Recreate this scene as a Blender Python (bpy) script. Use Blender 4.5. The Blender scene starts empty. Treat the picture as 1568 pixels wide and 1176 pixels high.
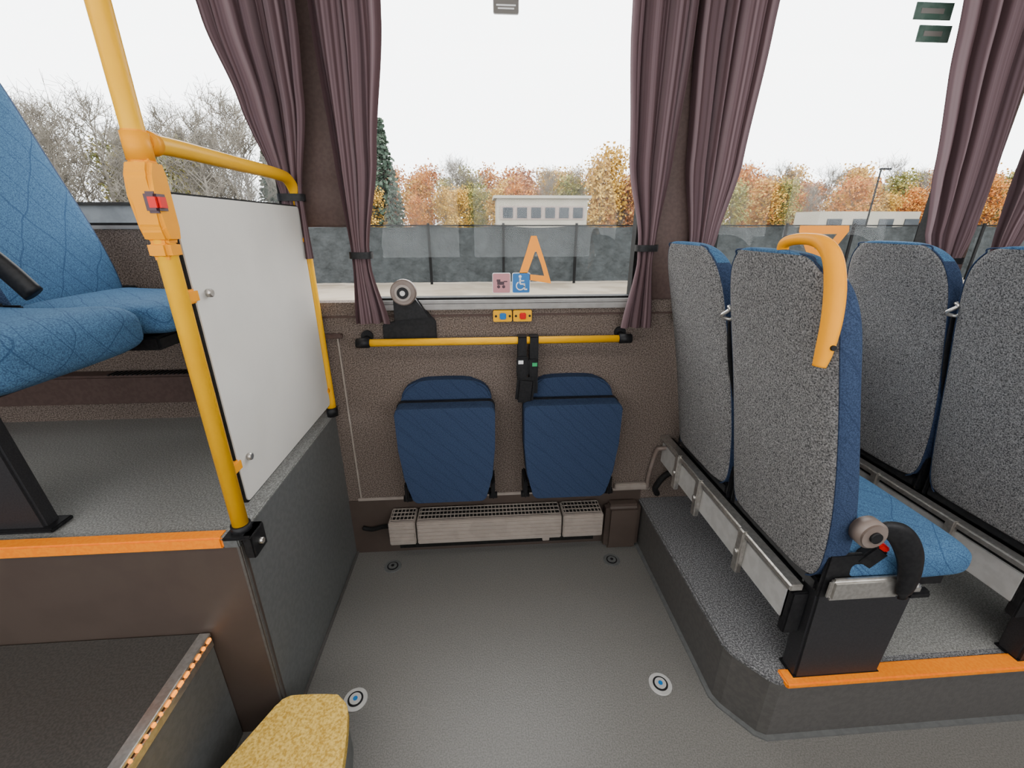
import bpy, bmesh, math, random
from mathutils import Vector, Euler, Matrix
random.seed(7)
COL = bpy.context.scene.collection
PI = math.pi

# ------------------------------------------------------------------ materials
def new_mat(name):
    m = bpy.data.materials.new(name); m.use_nodes = True
    nt = m.node_tree
    return m, nt, nt.nodes['Principled BSDF'], nt.nodes['Material Output']

def mat(name, c, rough=0.6, metal=0.0, c2=None, scale=60, ramp=(0.42, 0.58), detail=4, bump=0.0, bscale=None,
        spec=0.5, emit=0.0, transl=0.0, bdist=0.002):
    m, nt, b, out = new_mat(name)
    b.inputs['Roughness'].default_value = rough
    b.inputs['Metallic'].default_value = metal
    b.inputs['Specular IOR Level'].default_value = spec
    b.inputs['Base Color'].default_value = (*c, 1)
    tc = nt.nodes.new('ShaderNodeTexCoord')
    if c2:
        n = nt.nodes.new('ShaderNodeTexNoise'); n.inputs['Scale'].default_value = scale
        n.inputs['Detail'].default_value = detail
        r = nt.nodes.new('ShaderNodeValToRGB')
        r.color_ramp.elements[0].position = ramp[0]; r.color_ramp.elements[1].position = ramp[1]
        r.color_ramp.elements[0].color = (*c, 1); r.color_ramp.elements[1].color = (*c2, 1)
        nt.links.new(tc.outputs['Object'], n.inputs['Vector'])
        nt.links.new(n.outputs['Fac'], r.inputs['Fac'])
        nt.links.new(r.outputs['Color'], b.inputs['Base Color'])
    if bump:
        n2 = nt.nodes.new('ShaderNodeTexNoise'); n2.inputs['Scale'].default_value = bscale or scale
        n2.inputs['Detail'].default_value = 3
        bp = nt.nodes.new('ShaderNodeBump'); bp.inputs['Strength'].default_value = bump
        bp.inputs['Distance'].default_value = bdist
        nt.links.new(tc.outputs['Object'], n2.inputs['Vector'])
        nt.links.new(n2.outputs['Fac'], bp.inputs['Height'])
        nt.links.new(bp.outputs['Normal'], b.inputs['Normal'])
    if emit:
        b.inputs['Emission Color'].default_value = (*c, 1)
        b.inputs['Emission Strength'].default_value = emit
    if transl:
        t = nt.nodes.new('ShaderNodeBsdfTranslucent'); t.inputs['Color'].default_value = (*c, 1)
        mx = nt.nodes.new('ShaderNodeMixShader'); mx.inputs[0].default_value = transl
        nt.links.new(b.outputs[0], mx.inputs[1]); nt.links.new(t.outputs[0], mx.inputs[2])
        nt.links.new(mx.outputs[0], out.inputs['Surface'])
    return m

def blue_fabric(name, c, line, k=11.0, ls=0.6):
    m, nt, b, out = new_mat(name)
    b.inputs['Roughness'].default_value = 0.9
    b.inputs['Specular IOR Level'].default_value = 0.15
    N = nt.nodes.new; Lk = nt.links.new
    tc = N('ShaderNodeTexCoord')
    ns = N('ShaderNodeTexNoise'); ns.inputs['Scale'].default_value = 5.0
    Lk(tc.outputs['Object'], ns.inputs['Vector'])
    sep = N('ShaderNodeSeparateXYZ'); Lk(tc.outputs['Object'], sep.inputs[0])
    def mth(op, a, bb=None):
        n = N('ShaderNodeMath'); n.operation = op
        for i, v in enumerate((a, bb)):
            if v is None: continue
            if isinstance(v, (int, float)): n.inputs[i].default_value = v
            else: Lk(v, n.inputs[i])
        return n.outputs[0]
    xz = mth('ADD', sep.outputs[0], sep.outputs[2])
    wob = mth('MULTIPLY', ns.outputs['Fac'], 0.10)
    a = mth('ADD', mth('ADD', xz, mth('MULTIPLY', sep.outputs[1], 1.15)), wob)
    d = mth('SUBTRACT', mth('SUBTRACT', xz, mth('MULTIPLY', sep.outputs[1], 0.9)), wob)
    def line_of(v, kk, wdt):
        fr = mth('FRACT', mth('MULTIPLY', v, kk))
        return mth('LESS_THAN', mth('ABSOLUTE', mth('SUBTRACT', fr, 0.5)), wdt)
    l = mth('MAXIMUM', line_of(a, k, 0.018), line_of(d, k * 0.83, 0.018))
    l = mth('MAXIMUM', l, line_of(a, k * 1.31, 0.012))
    n2 = N('ShaderNodeTexNoise'); n2.inputs['Scale'].default_value = 380
    Lk(tc.outputs['Object'], n2.inputs['Vector'])
    r = N('ShaderNodeValToRGB')
    r.color_ramp.elements[0].position = 0.35; r.color_ramp.elements[1].position = 0.65
    r.color_ramp.elements[0].color = (c[0]*0.6, c[1]*0.6, c[2]*0.65, 1); r.color_ramp.elements[1].color = (c[0]*1.4, c[1]*1.35, c[2]*1.25, 1)
    Lk(n2.outputs['Fac'], r.inputs['Fac'])
    mx = N('ShaderNodeMix'); mx.data_type = 'RGBA'
    Lk(mth('MULTIPLY', l, ls), mx.inputs[0]); Lk(r.outputs['Color'], mx.inputs[6]); mx.inputs[7].default_value = (*line, 1)
    Lk(mx.outputs[2], b.inputs['Base Color'])
    bp = N('ShaderNodeBump'); bp.inputs['Strength'].default_value = 0.4; bp.inputs['Distance'].default_value = 0.001
    Lk(n2.outputs['Fac'], bp.inputs['Height']); Lk(bp.outputs['Normal'], b.inputs['Normal'])
    return m

def glass_mat():
    m, nt, b, out = new_mat('window_glass')
    nt.nodes.remove(b)
    t = nt.nodes.new('ShaderNodeBsdfTransparent'); t.inputs[0].default_value = (0.97, 0.98, 0.98, 1)
    g = nt.nodes.new('ShaderNodeBsdfGlossy'); g.inputs['Roughness'].default_value = 0.02
    mx = nt.nodes.new('ShaderNodeMixShader'); mx.inputs[0].default_value = 0.008
    nt.links.new(t.outputs[0], mx.inputs[1]); nt.links.new(g.outputs[0], mx.inputs[2])
    nt.links.new(mx.outputs[0], out.inputs['Surface'])
    return m

def curtain_mat():
    m, nt, b, out = new_mat('curtain_cloth')
    N = nt.nodes.new; Lk = nt.links.new
    uv = N('ShaderNodeTexCoord')
    sep = N('ShaderNodeSeparateXYZ'); Lk(uv.outputs['UV'], sep.inputs[0])
    w = N('ShaderNodeTexNoise'); w.noise_dimensions = '1D'; w.inputs['Scale'].default_value = 48; w.inputs['Detail'].default_value = 2
    Lk(sep.outputs[0], w.inputs['W'])
    r = N('ShaderNodeValToRGB')
    e = r.color_ramp.elements
    e[0].position = 0.36; e[0].color = (0.066, 0.038, 0.041, 1)
    e[1].position = 0.72; e[1].color = (0.205, 0.145, 0.155, 1)
    x = e.new(0.5); x.color = (0.125, 0.080, 0.088, 1)
    Lk(w.outputs['Fac'], r.inputs['Fac'])
    Lk(r.outputs['Color'], b.inputs['Base Color'])
    b.inputs['Roughness'].default_value = 0.9; b.inputs['Specular IOR Level'].default_value = 0.15
    t = N('ShaderNodeBsdfTranslucent'); Lk(r.outputs['Color'], t.inputs['Color'])
    mx = N('ShaderNodeMixShader'); mx.inputs[0].default_value = 0.15
    Lk(b.outputs[0], mx.inputs[1]); Lk(t.outputs[0], mx.inputs[2]); Lk(mx.outputs[0], out.inputs['Surface'])
    return m

M = {}
M['floor'] = mat('vinyl_floor', (0.116, 0.112, 0.103), 0.30, c2=(0.176, 0.171, 0.158), scale=240, ramp=(0.38, 0.62), bump=0.5, bscale=220)
M['floor_plat'] = mat('speckled_vinyl_floor', (0.12, 0.12, 0.114), 0.32, c2=(0.32, 0.32, 0.305), scale=240, ramp=(0.40, 0.66), bump=0.4, bscale=200)
M['floor_dark'] = mat('dark_step_vinyl', (0.034, 0.031, 0.028), 0.5, c2=(0.055, 0.050, 0.045), scale=200)
M['ledge'] = mat('speckled_ledge', (0.050, 0.051, 0.054), 0.6, c2=(0.29, 0.29, 0.295), scale=230, ramp=(0.42, 0.68), bump=0.4)
M['side'] = mat('side_vinyl', (0.096, 0.100, 0.099), 0.42, c2=(0.116, 0.120, 0.119), scale=60, bump=0.2, bscale=200)
M['side2'] = mat('side_vinyl_dark', (0.070, 0.066, 0.062), 0.45, c2=(0.086, 0.081, 0.076), scale=60, bump=0.2, bscale=200)
M['riser'] = mat('riser_vinyl', (0.058, 0.041, 0.033), 0.5, c2=(0.064, 0.046, 0.037), scale=12)
M['carpet'] = mat('brown_wall_carpet', (0.055, 0.042, 0.035), 0.95, c2=(0.245, 0.198, 0.170), scale=230, ramp=(0.36, 0.70), bump=0.6, spec=0.1)
M['pillar'] = mat('pillar_trim', (0.055, 0.030, 0.024), 0.7, c2=(0.066, 0.038, 0.031), scale=80)
M['ceiling'] = mat('ceiling_panel', (0.42, 0.41, 0.39), 0.7, c2=(0.46, 0.45, 0.43), scale=10)
M['yellow'] = mat('yellow_powder_coat', (0.82, 0.40, 0.0), 0.38, c2=(0.85, 0.43, 0.0), scale=8, spec=0.2)
M['amber'] = mat('amber_plastic', (0.80, 0.30, 0.0), 0.45, c2=(0.83, 0.32, 0.0), scale=10, spec=0.12)
M['orange'] = mat('orange_nosing', (0.86, 0.21, 0.0), 0.6, c2=(0.90, 0.25, 0.001), scale=120, bump=0.2, spec=0.1)
M['white'] = mat('partition_laminate', (0.60, 0.58, 0.54), 0.38, c2=(0.63, 0.61, 0.57), scale=5)
M['black'] = mat('black_plastic', (0.006, 0.006, 0.007), 0.5, c2=(0.011, 0.011, 0.012), scale=100, spec=0.25)
M['rubber'] = mat('black_rubber', (0.006, 0.006, 0.006), 0.7, c2=(0.01, 0.01, 0.01), scale=100, spec=0.2)
M['legblack'] = mat('pedestal_black', (0.014, 0.014, 0.016), 0.5, c2=(0.022, 0.022, 0.024), scale=300, spec=0.4)
M['metal'] = mat('brushed_metal', (0.52, 0.50, 0.47), 0.32, 0.9, c2=(0.62, 0.60, 0.57), scale=90)
M['alu'] = mat('light_aluminium', (0.50, 0.49, 0.47), 0.4, 0.35, c2=(0.56, 0.55, 0.53), scale=30)
M['sill'] = mat('grey_sill_profile', (0.26, 0.25, 0.24), 0.45, 0.1, c2=(0.30, 0.29, 0.28), scale=30)
M['heater'] = mat('heater_enamel', (0.29, 0.25, 0.22), 0.45, 0.1, c2=(0.33, 0.285, 0.25), scale=20)
M['strip'] = mat('wall_strip', (0.17, 0.13, 0.11), 0.5, 0.2, c2=(0.20, 0.16, 0.14), scale=20)
M['grey_fab'] = mat('grey_tweed_fabric', (0.036, 0.036, 0.038), 0.95, c2=(0.32, 0.312, 0.305), scale=290, ramp=(0.34, 0.72), bump=0.8, bscale=260, spec=0.1)
M['blue'] = blue_fabric('blue_seat_fabric', (0.050, 0.120, 0.225), (0.014, 0.044, 0.11))
M['navy'] = blue_fabric('navy_seat_fabric', (0.027, 0.045, 0.092), (0.012, 0.021, 0.052), 14, 0.5)
M['curtain'] = curtain_mat()
M['glass'] = glass_mat()
M['yfoam'] = mat('yellow_step_mat', (0.46, 0.27, 0.04), 0.9, c2=(0.76, 0.52, 0.13), scale=160, ramp=(0.35, 0.62), bump=0.8, spec=0.15)
M['red'] = mat('red_button', (0.60, 0.008, 0.008), 0.4, c2=(0.65, 0.01, 0.01), scale=9, spec=0.2)
M['green'] = mat('green_button', (0.02, 0.35, 0.12), 0.4, c2=(0.03, 0.38, 0.14), scale=9)
M['st_blue'] = mat('sticker_blue', (0.005, 0.14, 0.42), 0.4, c2=(0.006, 0.15, 0.43), scale=9)
M['st_white'] = mat('sticker_white', (0.8, 0.8, 0.8), 0.4, c2=(0.82, 0.82, 0.82), scale=9)
M['st_pink'] = mat('sticker_pink', (0.52, 0.22, 0.24), 0.4, c2=(0.54, 0.23, 0.25), scale=9)
M['st_dark'] = mat('sticker_dark', (0.05, 0.02, 0.03), 0.5, c2=(0.06, 0.025, 0.035), scale=9)
M['st_orange'] = mat('sticker_orange', (0.80, 0.26, 0.0), 0.5, c2=(0.84, 0.28, 0.005), scale=9, transl=0.2)
M['st_grey'] = mat('sticker_grey', (0.22, 0.20, 0.18), 0.5, c2=(0.24, 0.22, 0.20), scale=9, transl=0.3)
M['st_green'] = mat('sticker_green', (0.07, 0.13, 0.10), 0.5, c2=(0.13, 0.19, 0.16), scale=30, transl=0.4)
M['led'] = mat('amber_led', (1.0, 0.30, 0.01), 0.4, emit=2.0)
# outdoors
M['sand'] = mat('sandy_ground', (0.12, 0.095, 0.065), 0.95, c2=(0.18, 0.15, 0.11), scale=0.8)
M['bark'] = mat('bark', (0.06, 0.05, 0.045), 0.9, c2=(0.10, 0.085, 0.075), scale=3)
M['net'] = mat('fence_netting', (0.022, 0.025, 0.0255), 0.85, c2=(0.036, 0.040, 0.041), scale=5.0, ramp=(0.30, 0.72), detail=8, bump=1.0, bscale=3.0, bdist=0.10, spec=0.15)
M['post'] = mat('fence_post', (0.004, 0.004, 0.004), 0.8, c2=(0.006, 0.006, 0.006), scale=3, spec=0.1)
M['render'] = mat('pale_render', (0.22, 0.205, 0.165), 0.9, c2=(0.25, 0.23, 0.19), scale=0.7)
M['bwin'] = mat('building_window', (0.03, 0.035, 0.04), 0.5, c2=(0.045, 0.05, 0.055), scale=1, spec=0.1)
M['roofdk'] = mat('dark_roof', (0.03, 0.036, 0.043), 0.8, c2=(0.045, 0.052, 0.06), scale=1)
LEAF = {
 'orange': mat('leaf_orange', (0.31, 0.090, 0.010), 0.9, c2=(0.40, 0.17, 0.022), scale=1.2),
 'yellow': mat('leaf_yellow', (0.34, 0.18, 0.020), 0.9, c2=(0.44, 0.27, 0.045), scale=1.2),
 'green': mat('leaf_green', (0.12, 0.13, 0.030), 0.9, c2=(0.25, 0.20, 0.045), scale=1.2),
 'rust': mat('leaf_rust', (0.23, 0.080, 0.032), 0.9, c2=(0.29, 0.13, 0.05), scale=1.2),
 'dark': mat('needle_green', (0.025, 0.045, 0.030), 0.9, c2=(0.045, 0.07, 0.045), scale=1.5),
 'twig': mat('twig_grey', (0.12, 0.105, 0.085), 0.9, c2=(0.17, 0.15, 0.12), scale=1.5),
}

# ------------------------------------------------------------------ mesh helpers
def empty(name, loc=(0, 0, 0)):
    e = bpy.data.objects.new(name, None); e.empty_display_size = 0.05
    e.location = loc; COL.objects.link(e); return e

def finish(bm, name, mats, parent=None, smooth=False, loc=(0, 0, 0), rot=(0, 0, 0)):
    bmesh.ops.recalc_face_normals(bm, faces=bm.faces[:])
    me = bpy.data.meshes.new(name); bm.to_mesh(me); bm.free()
    if not isinstance(mats, (list, tuple)): mats = [mats]
    for m in mats: me.materials.append(m)
    if smooth:
        for p in me.polygons: p.use_smooth = True
    o = bpy.data.objects.new(name, me); COL.objects.link(o)
    o.location = loc; o.rotation_euler = rot
    if parent:
        o.parent = parent
        o.matrix_parent_inverse = Matrix.Translation(-parent.location)
    return o

def addbox(bm, x0, x1, y0, y1, z0, z1, mi=0):
    v = [bm.verts.new((x, y, z)) for x in (x0, x1) for y in (y0, y1) for z in (z0, z1)]
    for f in ((0,1,3,2),(4,6,7,5),(0,4,5,1),(2,3,7,6),(0,2,6,4),(1,5,7,3)):
        fc = bm.faces.new([v[i] for i in f]); fc.material_index = mi

def box(name, x0, x1, y0, y1, z0, z1, m, parent=None, bev=0.0, seg=2, rot=None):
    bm = bmesh.new()
    if rot:
        cx, cy, cz = (x0+x1)/2, (y0+y1)/2, (z0+z1)/2
        addbox(bm, x0-cx, x1-cx, y0-cy, y1-cy, z0-cz, z1-cz)
        if bev: bmesh.ops.bevel(bm, geom=bm.edges[:], offset=bev, segments=seg, affect='EDGES')
        return finish(bm, name, m, parent, smooth=False, loc=(cx, cy, cz), rot=rot)
    addbox(bm, x0, x1, y0, y1, z0, z1)
    if bev: bmesh.ops.bevel(bm, geom=bm.edges[:], offset=bev, segments=seg, affect='EDGES')
    return finish(bm, name, m, parent)

def boxes(name, lst, m, parent=None):
    bm = bmesh.new()
    for b in lst: addbox(bm, *b)
    return finish(bm, name, m, parent)

def catmull(pts, n=8):
    pts = [Vector(p) for p in pts]; out = []
    P = [pts[0]*2-pts[1]] + pts + [pts[-1]*2-pts[-2]]
    for i in range(1, len(P)-2):
        for k in range(n):
            t = k/n; a, b, c, d = P[i-1], P[i], P[i+1], P[i+2]
            out.append(0.5*((2*b)+(-a+c)*t+(2*a-5*b+4*c-d)*t*t+(-a+3*b-3*c+d)*t**3))
    out.append(pts[-1]); return out

def tube(name, pts, r, m, parent=None, n=14, smooth_path=True, sy=1.0, closed=False):
    P = catmull(pts, 8) if smooth_path else [Vector(p) for p in pts]
    bm = bmesh.new(); rings = []
    up = Vector((0.0123, 0.998, 0.02)).normalized()
    for i, p in enumerate(P):
        a = P[max(i-1, 0)]; b = P[min(i+1, len(P)-1)]
        t = (b-a).normalized()
        u = up - t*up.dot(t)
        if u.length < 0.15: u = Vector((1, 0, 0)) - t*t.x
        u.normalize(); w = t.cross(u)
        rr = r(i/(len(P)-1)) if callable(r) else r
        rings.append([bm.verts.new(p + u*math.cos(2*PI*k/n)*rr*sy + w*math.sin(2*PI*k/n)*rr) for k in range(n)])
        up = u
    for i in range(len(rings)-1):
        for k in range(n):
            bm.faces.new((rings[i][k], rings[i][(k+1)%n], rings[i+1][(k+1)%n], rings[i+1][k]))
    bm.faces.new(rings[0]); bm.faces.new(rings[-1][::-1])
    return finish(bm, name, m, parent, smooth=True)

def cyl(name, c, r, h, axis, m, parent=None, n=28, r2=None, bev=0.0):
    bm = bmesh.new()
    bmesh.ops.create_cone(bm, cap_ends=True, segments=n, radius1=r, radius2=r if r2 is None else r2, depth=h)
    for f in bm.faces:
        if len(f.verts) == 4: f.smooth = True
    if bev:
        ed = [e for e in bm.edges if len(e.link_faces) == 2 and any(len(f.verts) > 4 for f in e.link_faces)]
        bmesh.ops.bevel(bm, geom=ed, offset=bev, segments=2, affect='EDGES')
    rot = {'X': Euler((0, PI/2, 0)), 'Y': Euler((PI/2, 0, 0)), 'Z': Euler((0, 0, 0))}[axis].to_matrix()
    bmesh.ops.rotate(bm, verts=bm.verts, matrix=rot)
    bmesh.ops.translate(bm, verts=bm.verts, vec=Vector(c))
    return finish(bm, name, m, parent)

def prism(name, poly, axis, a0, a1, m, parent=None, bev=0.0, seg=2, mats=None, topidx=None):
    bm = bmesh.new()
    def P(p, a):
        return {'Z': (p[0], p[1], a), 'Y': (p[0], a, p[1]), 'X': (a, p[0], p[1])}[axis]
    v0 = [bm.verts.new(P(p, a0)) for p in poly]; v1 = [bm.verts.new(P(p, a1)) for p in poly]
    bm.faces.new(v0[::-1]); tf = bm.faces.new(v1)
    n = len(poly)
    for i in range(n): bm.faces.new((v0[i], v0[(i+1)%n], v1[(i+1)%n], v1[i]))
    if topidx is not None: tf.material_index = topidx
    if bev: bmesh.ops.bevel(bm, geom=bm.edges[:], offset=bev, segments=seg, affect='EDGES', clamp_overlap=True)
    return finish(bm, name, mats or m, parent)

def rrect(x0, x1, y0, y1, r, n=5):
    out = []
    for cx, cy, a in ((x1-r, y1-r, 0), (x0+r, y1-r, 90), (x0+r, y0+r, 180), (x1-r, y0+r, 270)):
        for i in range(n+1):
            t = math.radians(a+90*i/n); out.append((cx+r*math.cos(t), cy+r*math.sin(t)))
    return out

def sgnpow(v, p): return math.copysign(abs(v)**p, v)

# ------------------------------------------------------------------ room shell
WY = 1.60
CZ = 2.42
XL, XR = -3.2, 4.2
box('floor', XL, XR, -1.0, WY+0.1, -0.08, 0.0, M['floor'])
box('ceiling', XL, XR, -1.0, WY+0.1, CZ, CZ+0.06, M['ceiling'])
lst = [(-0.62, XR, WY, WY+0.06, 0, 1.14),
       (XL, -0.62, WY, WY+0.06, 0, 1.40),
       (XL, XR, WY, WY+0.06, 2.27, CZ)]
boxes('wall_window_side', lst, M['carpet'])
pil = empty('wall_pillars', (0, WY, 1.7))
for x0, x1 in ((-0.66, -0.42), (0.58, 0.76), (1.72, 1.88), (-1.95, -1.8), (2.95, 3.1)):
    zb = 1.14 if x0 > -0.6 else 1.40
    box('pillar', x0, x1, WY-0.012, WY+0.06, zb, 2.27, M['pillar'], pil, 0.006)
def window(name, x0, x1, z0, z1):
    e = empty(name, ((x0+x1)/2, WY+0.03, (z0+z1)/2))
    g = 0.014
    boxes('gasket', [(x0, x1, WY+0.005, WY+0.05, z0, z0+g), (x0, x1, WY+0.005, WY+0.05, z1-g, z1),
                     (x0, x0+g, WY+0.005, WY+0.05, z0+g, z1-g), (x1-g, x1, WY+0.005, WY+0.05, z0+g, z1-g)], M['rubber'], e)
    box('glass', x0+g, x1-g, WY+0.028, WY+0.032, z0+g, z1-g, M['glass'], e)
    box('sill_profile', x0, x1, WY-0.012, WY+0.006, z0-0.006, z0+0.006, M['sill'], e, 0.002)
    return e
window('window_1', -1.80, -0.66, 1.40, 2.27)
window('window_2', -0.42, 0.58, 1.14, 2.27)
window('window_3', 0.76, 1.72, 1.14, 2.27)
window('window_4', 1.88, 2.95, 1.14, 2.27)
boxes('wall_door_side', [(XL, XR, -1.0, -0.94, 0, 1.12), (XL, XR, -1.0, -0.94, 1.98, CZ)] +
      [(x, x+0.14, -1.0, -0.94, 1.12, 1.98) for x in (XL, -1.7, -0.2, 1.3, 2.8, XR-0.14)], M['pillar'])  # unseen wall behind the camera, window openings kept small to dim the interior
box('wall_rear', XL-0.05, XL, -1.0, WY+0.1, 0, CZ, M['pillar'])
box('wall_front', XR, XR+0.05, -1.0, WY+0.1, 0, CZ, M['pillar'])

# left raised platform
LX, LY, LZ = -0.60, 0.87, 0.70
pl = empty('raised_platform_rear', (-1.8, 1.2, 0))
box('platform_top', XL, LX-0.006, LY+0.005, WY, LZ-0.02, LZ, M['floor_plat'], pl)
box('platform_side', LX-0.02, LX, LY+0.0205, WY, 0, LZ-0.004, M['side'], pl)
box('platform_riser', XL, LX, LY, LY+0.02, 0, LZ-0.02, M['riser'], pl)
box('corner_bead', LX-0.010, LX+0.002, LY-0.002, LY+0.012, 0, LZ-0.02, M['side2'], pl, 0.003)
box('edge_capping', LX-0.048, LX+0.003, LY-0.002, WY, LZ-0.004, LZ+0.006, M['floor_plat'], pl, 0.003)
box('orange_nosing', XL, LX-0.035, LY-0.006, LY+0.028, LZ-0.024, LZ+0.008, M['orange'], pl, 0.004)
box('nosing_end', LX-0.035, LX+0.002, LY-0.005, LY+0.01, LZ-0.024, LZ+0.005, M['side'], pl, 0.003)
box('side_base_cove', LX, LX+0.010, LY+0.02, WY, 0, 0.010, M['side2'], pl, 0.003)
st = empty('entry_step', (-1.8, 0.3, 0))
SX, SZ = -0.735, 0.405
box('step_top', -3.15, SX, -0.4, LY-0.004, SZ-0.02, SZ, M['floor_dark'], st)
box('step_side', SX-0.02, SX, -0.4, LY-0.004, 0, SZ-0.022, M['side'], st)
box('step_edge_profile', SX-0.022, SX+0.006, -0.4, LY-0.006, SZ-0.006, SZ+0.005, M['metal'], st, 0.002)
box('step_edge_lip', SX, SX+0.006, -0.4, LY-0.006, SZ-0.040, SZ-0.014, M['metal'], st, 0.002)
bm = bmesh.new()
rl = random.Random(5)
for i in range(46):
    y = 0.85 - i*0.022
    s = rl.choice((0.002, 0.0035, 0.006))
    addbox(bm, SX+0.003, SX+0.0095, y-s, y+s, SZ-0.012, SZ-0.004)
finish(bm, 'led_strip', M['led'], st)
poly = catmull([(-0.405, 0.825, 0), (-0.39, 0.79, 0), (-0.368, 0.66, 0), (-0.34, 0.30, 0)], 6)
poly = [(p.x, p.y) for p in poly] + [(-0.725, 0.30), (-0.725, 0.50)] + [(p.x, p.y) for p in catmull([(-0.70, 0.63, 0), (-0.66, 0.70, 0), (-0.61, 0.80, 0), (-0.585, 0.845, 0), (-0.55, 0.855, 0), (-0.435, 0.85, 0)], 4)]
ys = empty('yellow_step_stool', (-0.55, 0.6, 0))
prism('step_mat', poly, 'Z', 0.135, 0.165, M['yfoam'], ys, bev=0.008)
inner = [(-0.53+(x+0.53)*0.965, 0.58+(y-0.58)*0.985) for x, y in poly]
prism('step_body', inner, 'Z', 0.0, 0.136, M['side'], ys)

# right raised platform
RZ = 0.235
ppoly = [(0.70, WY), (0.70, 0.875), (0.712, 0.845), (0.775, 0.765), (0.80, 0.752), (XR, 0.752), (XR, WY)]
pr = empty('raised_platform_seating', (2.0, 1.2, 0))
prism('platform_body', ppoly, 'Z', 0.0, RZ-0.004, M['side2'], pr)
tp = [(0.694, WY), (0.694, 0.872), (0.706, 0.840), (0.772, 0.758), (0.80, 0.745), (XR, 0.745), (XR, WY)]
prism('platform_top', tp, 'Z', RZ-0.02, RZ, M['ledge'], pr, bev=0.006)
prism('aisle_floor_finish', [(1.02, WY), (1.02, 0.80), (XR, 0.80), (XR, WY)], 'Z', RZ, RZ+0.003, M['floor_plat'], pr)
box('orange_nosing', 0.80, XR, 0.736, 0.782, RZ-0.012, RZ+0.006, M['orange'], pr, 0.004)
box('corner_duct_cover', 0.53, 0.69, 1.53, WY, 0.0, 0.24, M['riser'], pr, 0.02, 3)
prism('base_cove', [(0.70, WY), (0.686, WY), (0.686, 0.87), (0.70, 0.838), (0.765, 0.755), (0.795, 0.738), (XR, 0.738), (XR, 0.752), (0.80, 0.752), (0.775, 0.765), (0.712, 0.845), (0.70, 0.875)], 'Z', 0.0, 0.006, M['side'], pr)

# ------------------------------------------------------------------ wall details
tr = empty('trim_1', (0, WY, 0.3))
box('wall_seam_strip', -0.56, 0.74, WY-0.006, WY, 0.280, 0.294, M['heater'], tr, 0.002)
box('vertical_strip', -0.548, -0.542, WY-0.006, WY, 0.295, 1.03, M['heater'], tr, 0.001)
box('lower_wall_lining', -0.60, 0.70, WY-0.003, WY, 0.0, 0.28, M['riser'], tr)
box('upper_seam', -0.62, 0.75, WY-0.006, WY, 1.085, 1.092, M['pillar'], tr)
box('sill_step', -0.42, 0.58, WY-0.018, WY, 1.112, 1.133, M['sill'], tr, 0.003)
box('left_stub', -0.60, -0.52, WY-0.03, WY-0.012, 1.012, 1.03, M['pillar'], tr, 0.004)

gr = empty('wall_grab_rail', (0.05, 1.53, 1.0))
RY = 1.53
cyl('rail', (0.05, RY, 1.005), 0.0135, 0.94, 'X', M['yellow'], gr)
for x in (-0.435, 0.535):
    cyl('end_socket', (x, RY, 1.005), 0.018, 0.05, 'X', M['black'], gr, bev=0.003)
    cyl('wall_stub', (x, (RY+WY)/2, 1.005), 0.014, WY-RY, 'Y', M['black'], gr)
    cyl('wall_flange', (x, WY-0.006, 1.015), 0.022, 0.012, 'Y', M['black'], gr)
sp = empty('restraint_strap', (0.165, 1.51, 0.9))
for x0 in (0.128, 0.172):
    box('webbing', x0, x0+0.032, RY-0.021, RY-0.017, 0.80, 1.022, M['black'], sp)
    box('webbing_back', x0, x0+0.032, RY+0.017, RY+0.021, 0.84, 1.022, M['black'], sp)
    box('webbing_loop', x0, x0+0.032, RY-0.021, RY+0.021, 1.020, 1.024, M['black'], sp)
box('buckle', 0.122, 0.165, RY-0.036, RY-0.020, 0.87, 0.95, M['black'], sp, 0.005)
box('buckle_tail', 0.12, 0.19, RY-0.04, RY-0.018, 0.765, 0.87, M['black'], sp, 0.012, 3, rot=(0, 0.1, 0))
box('buckle_button', 0.128, 0.146, RY-0.040, RY-0.034, 0.925, 0.938, M['st_white'], sp)
box('latch_plate', 0.165, 0.20, RY-0.036, RY-0.020, 0.88, 0.94, M['black'], sp, 0.004)
box('latch_green_tab', 0.18, 0.198, RY-0.040, RY-0.034, 0.915, 0.928, M['green'], sp)

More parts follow.
